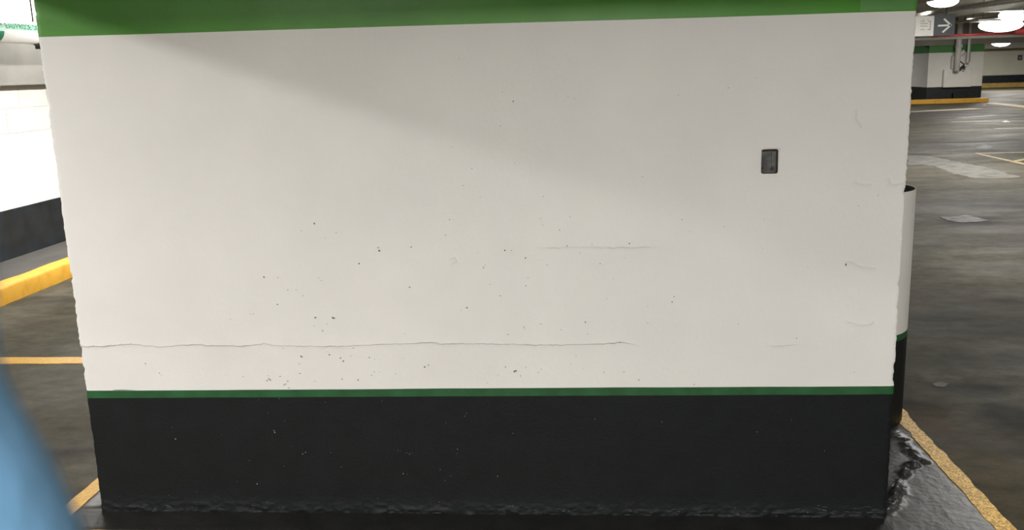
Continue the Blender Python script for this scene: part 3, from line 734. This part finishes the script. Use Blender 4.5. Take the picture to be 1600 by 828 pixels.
# ------------------------------------------------------------------ ceiling pipes
def run(name, a, b, r, m, label, hang=True):
    o = mtube('pipe_body', [a, b], r, m, None, 16, a); o.name = name; o.location = a; tag(o, label, 'pipe')
    if hang:
        for t in (.12, .5, .88):
            p = Vector(a).lerp(Vector(b), t); mtube('hanger_rod', [p+Vector((0, 0, r*.9)), (p.x, p.y, 2.72)], .006, M['dark'], o, 6, a)
    return o
run('sprinkler_pipe', (10.0, 20, 2.165), (18, 20, 2.165), .05, M['red'], 'upper red sprinkler pipe under the ceiling at the far right')
run('sprinkler_branch', (8.3, 20.3, 1.985), (10.2, 20.3, 1.99), .028, M['red'], 'thin red pipe running just above the white pipe, right of the hanging sign')
run('sprinkler_main', (10.25, 20.3, 2.03), (18, 20.3, 2.03), .075, M['red'], 'thicker lower red sprinkler pipe at the far right')
run('white_conduit', (5.5, 20.8, 1.925), (18, 20.8, 1.965), .035, M['pipewhite'], 'thin white pipe running across below the hanging sign')
run('ceiling_conduit', (6.6, 10.5, 2.33), (6.9, 27.9, 2.33), .035, M['ceil'], 'grey ceiling pipe running away just right of the hanging sign')
run('ceiling_conduit', (8.0, 10.5, 2.40), (8.3, 27.9, 2.40), .05, M['pipewhite'], 'pale ceiling pipe running away above the distant pillar')
run('ceiling_conduit', (10.2, 12, 2.42), (10.4, 27.9, 2.42), .04, M['ceil'], 'grey ceiling pipe running away at the far right corner')
jb = tag(mbox('junction_box', (8.55, 9.0, 15.9, 16.2, 2.26, 2.36), M['beamc'], None, .01), 'brown-grey junction box hanging between the far ceiling lamps', 'box')
mtube('hanger_rod', [(8.75, 16.05, 2.36), (8.75, 16.05, 2.72)], .008, M['dark'], jb, 6)

# ------------------------------------------------------------------ lamps
places = ['narrow tube lamp on the ceiling left behind the viewer', 'added fill lamp behind the viewer', 'added fill lamp to the right of the big pillar', 'added fill lamp behind the viewer towards the left',
          'white lamp under the beam left of the big pillar', 'added fill lamp over the right lane beside the big pillar', 'white ceiling lamp behind the big pillar',
          'white ceiling lamp far behind the big pillar', 'glowing ceiling lamp just above the hanging sign', 'lower glowing lamp right of the hanging sign',
          'upper glowing lamp right of the hanging sign', 'small glowing lamp between distant pillar and far wall', 'ceiling lamp behind the red pipes',
          'added fill lamp over the right lane between big pillar and hanging sign', 'white ceiling lamp above the raised walkway at the left wall', 'added fill lamp beyond the beam left of the distant pillar', 'ceiling lamp far out to the right', 'ceiling lamp near the far cream wall', 'ceiling lamp out right of the distant pillar']
for (x, y, z, ax, pw, wd, kind), lb in zip(LAMPS, places):
    t = thing('ceiling_lamp', lb, 'lamp', (x, y, z), 'fluorescent ceiling lamps')
    l = 1.2; hx, hy = (l/2, wd/2+.02) if ax else (wd/2+.02, l/2)
    bm = bmesh.new(); box(bm, -hx, hx, -hy, hy, .035, .085, .008); obj('housing', bm, M['housing'], t)
    bm = bmesh.new()
    if kind == 'strip': tube(bm, [(0, -l/2+.02, .012), (0, l/2-.02, .012)], .014, 12)
    elif kind == 'bowl':
        bmesh.ops.create_uvsphere(bm, u_segments=28, v_segments=12, radius=1); bmesh.ops.scale(bm, verts=bm.verts, vec=(hx*.8 if wd > .4 else hx*.5, wd*.5, .15 if wd > .4 else .12)); bmesh.ops.translate(bm, verts=bm.verts, vec=(0, 0, -.05))
    else:
        sx, sy = hx-.012, hy-.012; box(bm, -sx, sx, -sy, sy, -.01, .035, .012)
    obj('diffuser', bm, M['lens'], t)
    if z < 2.46-.001:
        for s in (-.4, .4):
            p = Vector((s if ax else 0, 0 if ax else s, 0)); mtube('hanger_rod', [p+Vector((0, 0, .085)), p+Vector((0, 0, 2.72-z))], .006, M['dark'], t, 6)
    la = bpy.data.lights.new('fluorescent_light', 'AREA'); la.shape = 'RECTANGLE'; la.energy = pw; la.color = (1., .972, .945)
    la.size, la.size_y = (l-.1, max(.03, wd*.8)) if ax else (max(.03, wd*.8), l-.1)
    lo_ = bpy.data.objects.new('fluorescent_light', la); COL.objects.link(lo_); lo_.parent = t; lo_.location = (0, 0, -.21 if kind == 'bowl' else -.016)

# ------------------------------------------------------------------ blue sleeve close to the lens, bottom left
def near(u, v, d): return CAM + _ray(u, v)*d
edge = [(-14, 180), (-9, 300), (-6, 400), (-6, 500), (-2, 580), (12, 640), (36, 690), (58, 740), (84, 800), (104, 860), (128, 930), (150, 1000)]
right = ROT[:, 0]; fwd = -ROT[:, 2]
bm = bmesh.new(); rings = []
sl0 = Vector(near(-300, 900, .13))
for i, (u, v) in enumerate(edge):
    d = .105; r = .024+.0016*i
    dr = _ray(u, v); dr = dr/np.linalg.norm(dr); nn = right-dr*np.dot(right, dr); nn = nn/np.linalg.norm(nn); c = CAM + dr*d - nn*r*1.0
    ring = []
    for k in range(48):
        a = 2*math.pi*k/48; fold = 1+.012*math.sin(5*a+i*.5)*(a > 1.2 and a < 5.0)
        ring.append(bm.verts.new(Vector(c + right*r*fold*math.cos(a) + fwd*r*fold*math.sin(a))-sl0))
    rings.append(ring)
for A, B in zip(rings, rings[1:]):
    for k in range(48): bm.faces.new((A[k], A[(k+1) % 48], B[(k+1) % 48], B[k]))
bm.faces.new(rings[0][::-1]); bm.faces.new(rings[-1])
bmesh.ops.recalc_face_normals(bm, faces=bm.faces)
sl = obj('blue_sleeve', bm, M['blue'], None, True); sl.location = sl0
md = sl.modifiers.new('smooth', 'SUBSURF'); md.levels = 1; md.render_levels = 1
tag(sl, 'out-of-focus blue fabric close to the lens in the bottom left corner', 'fabric')
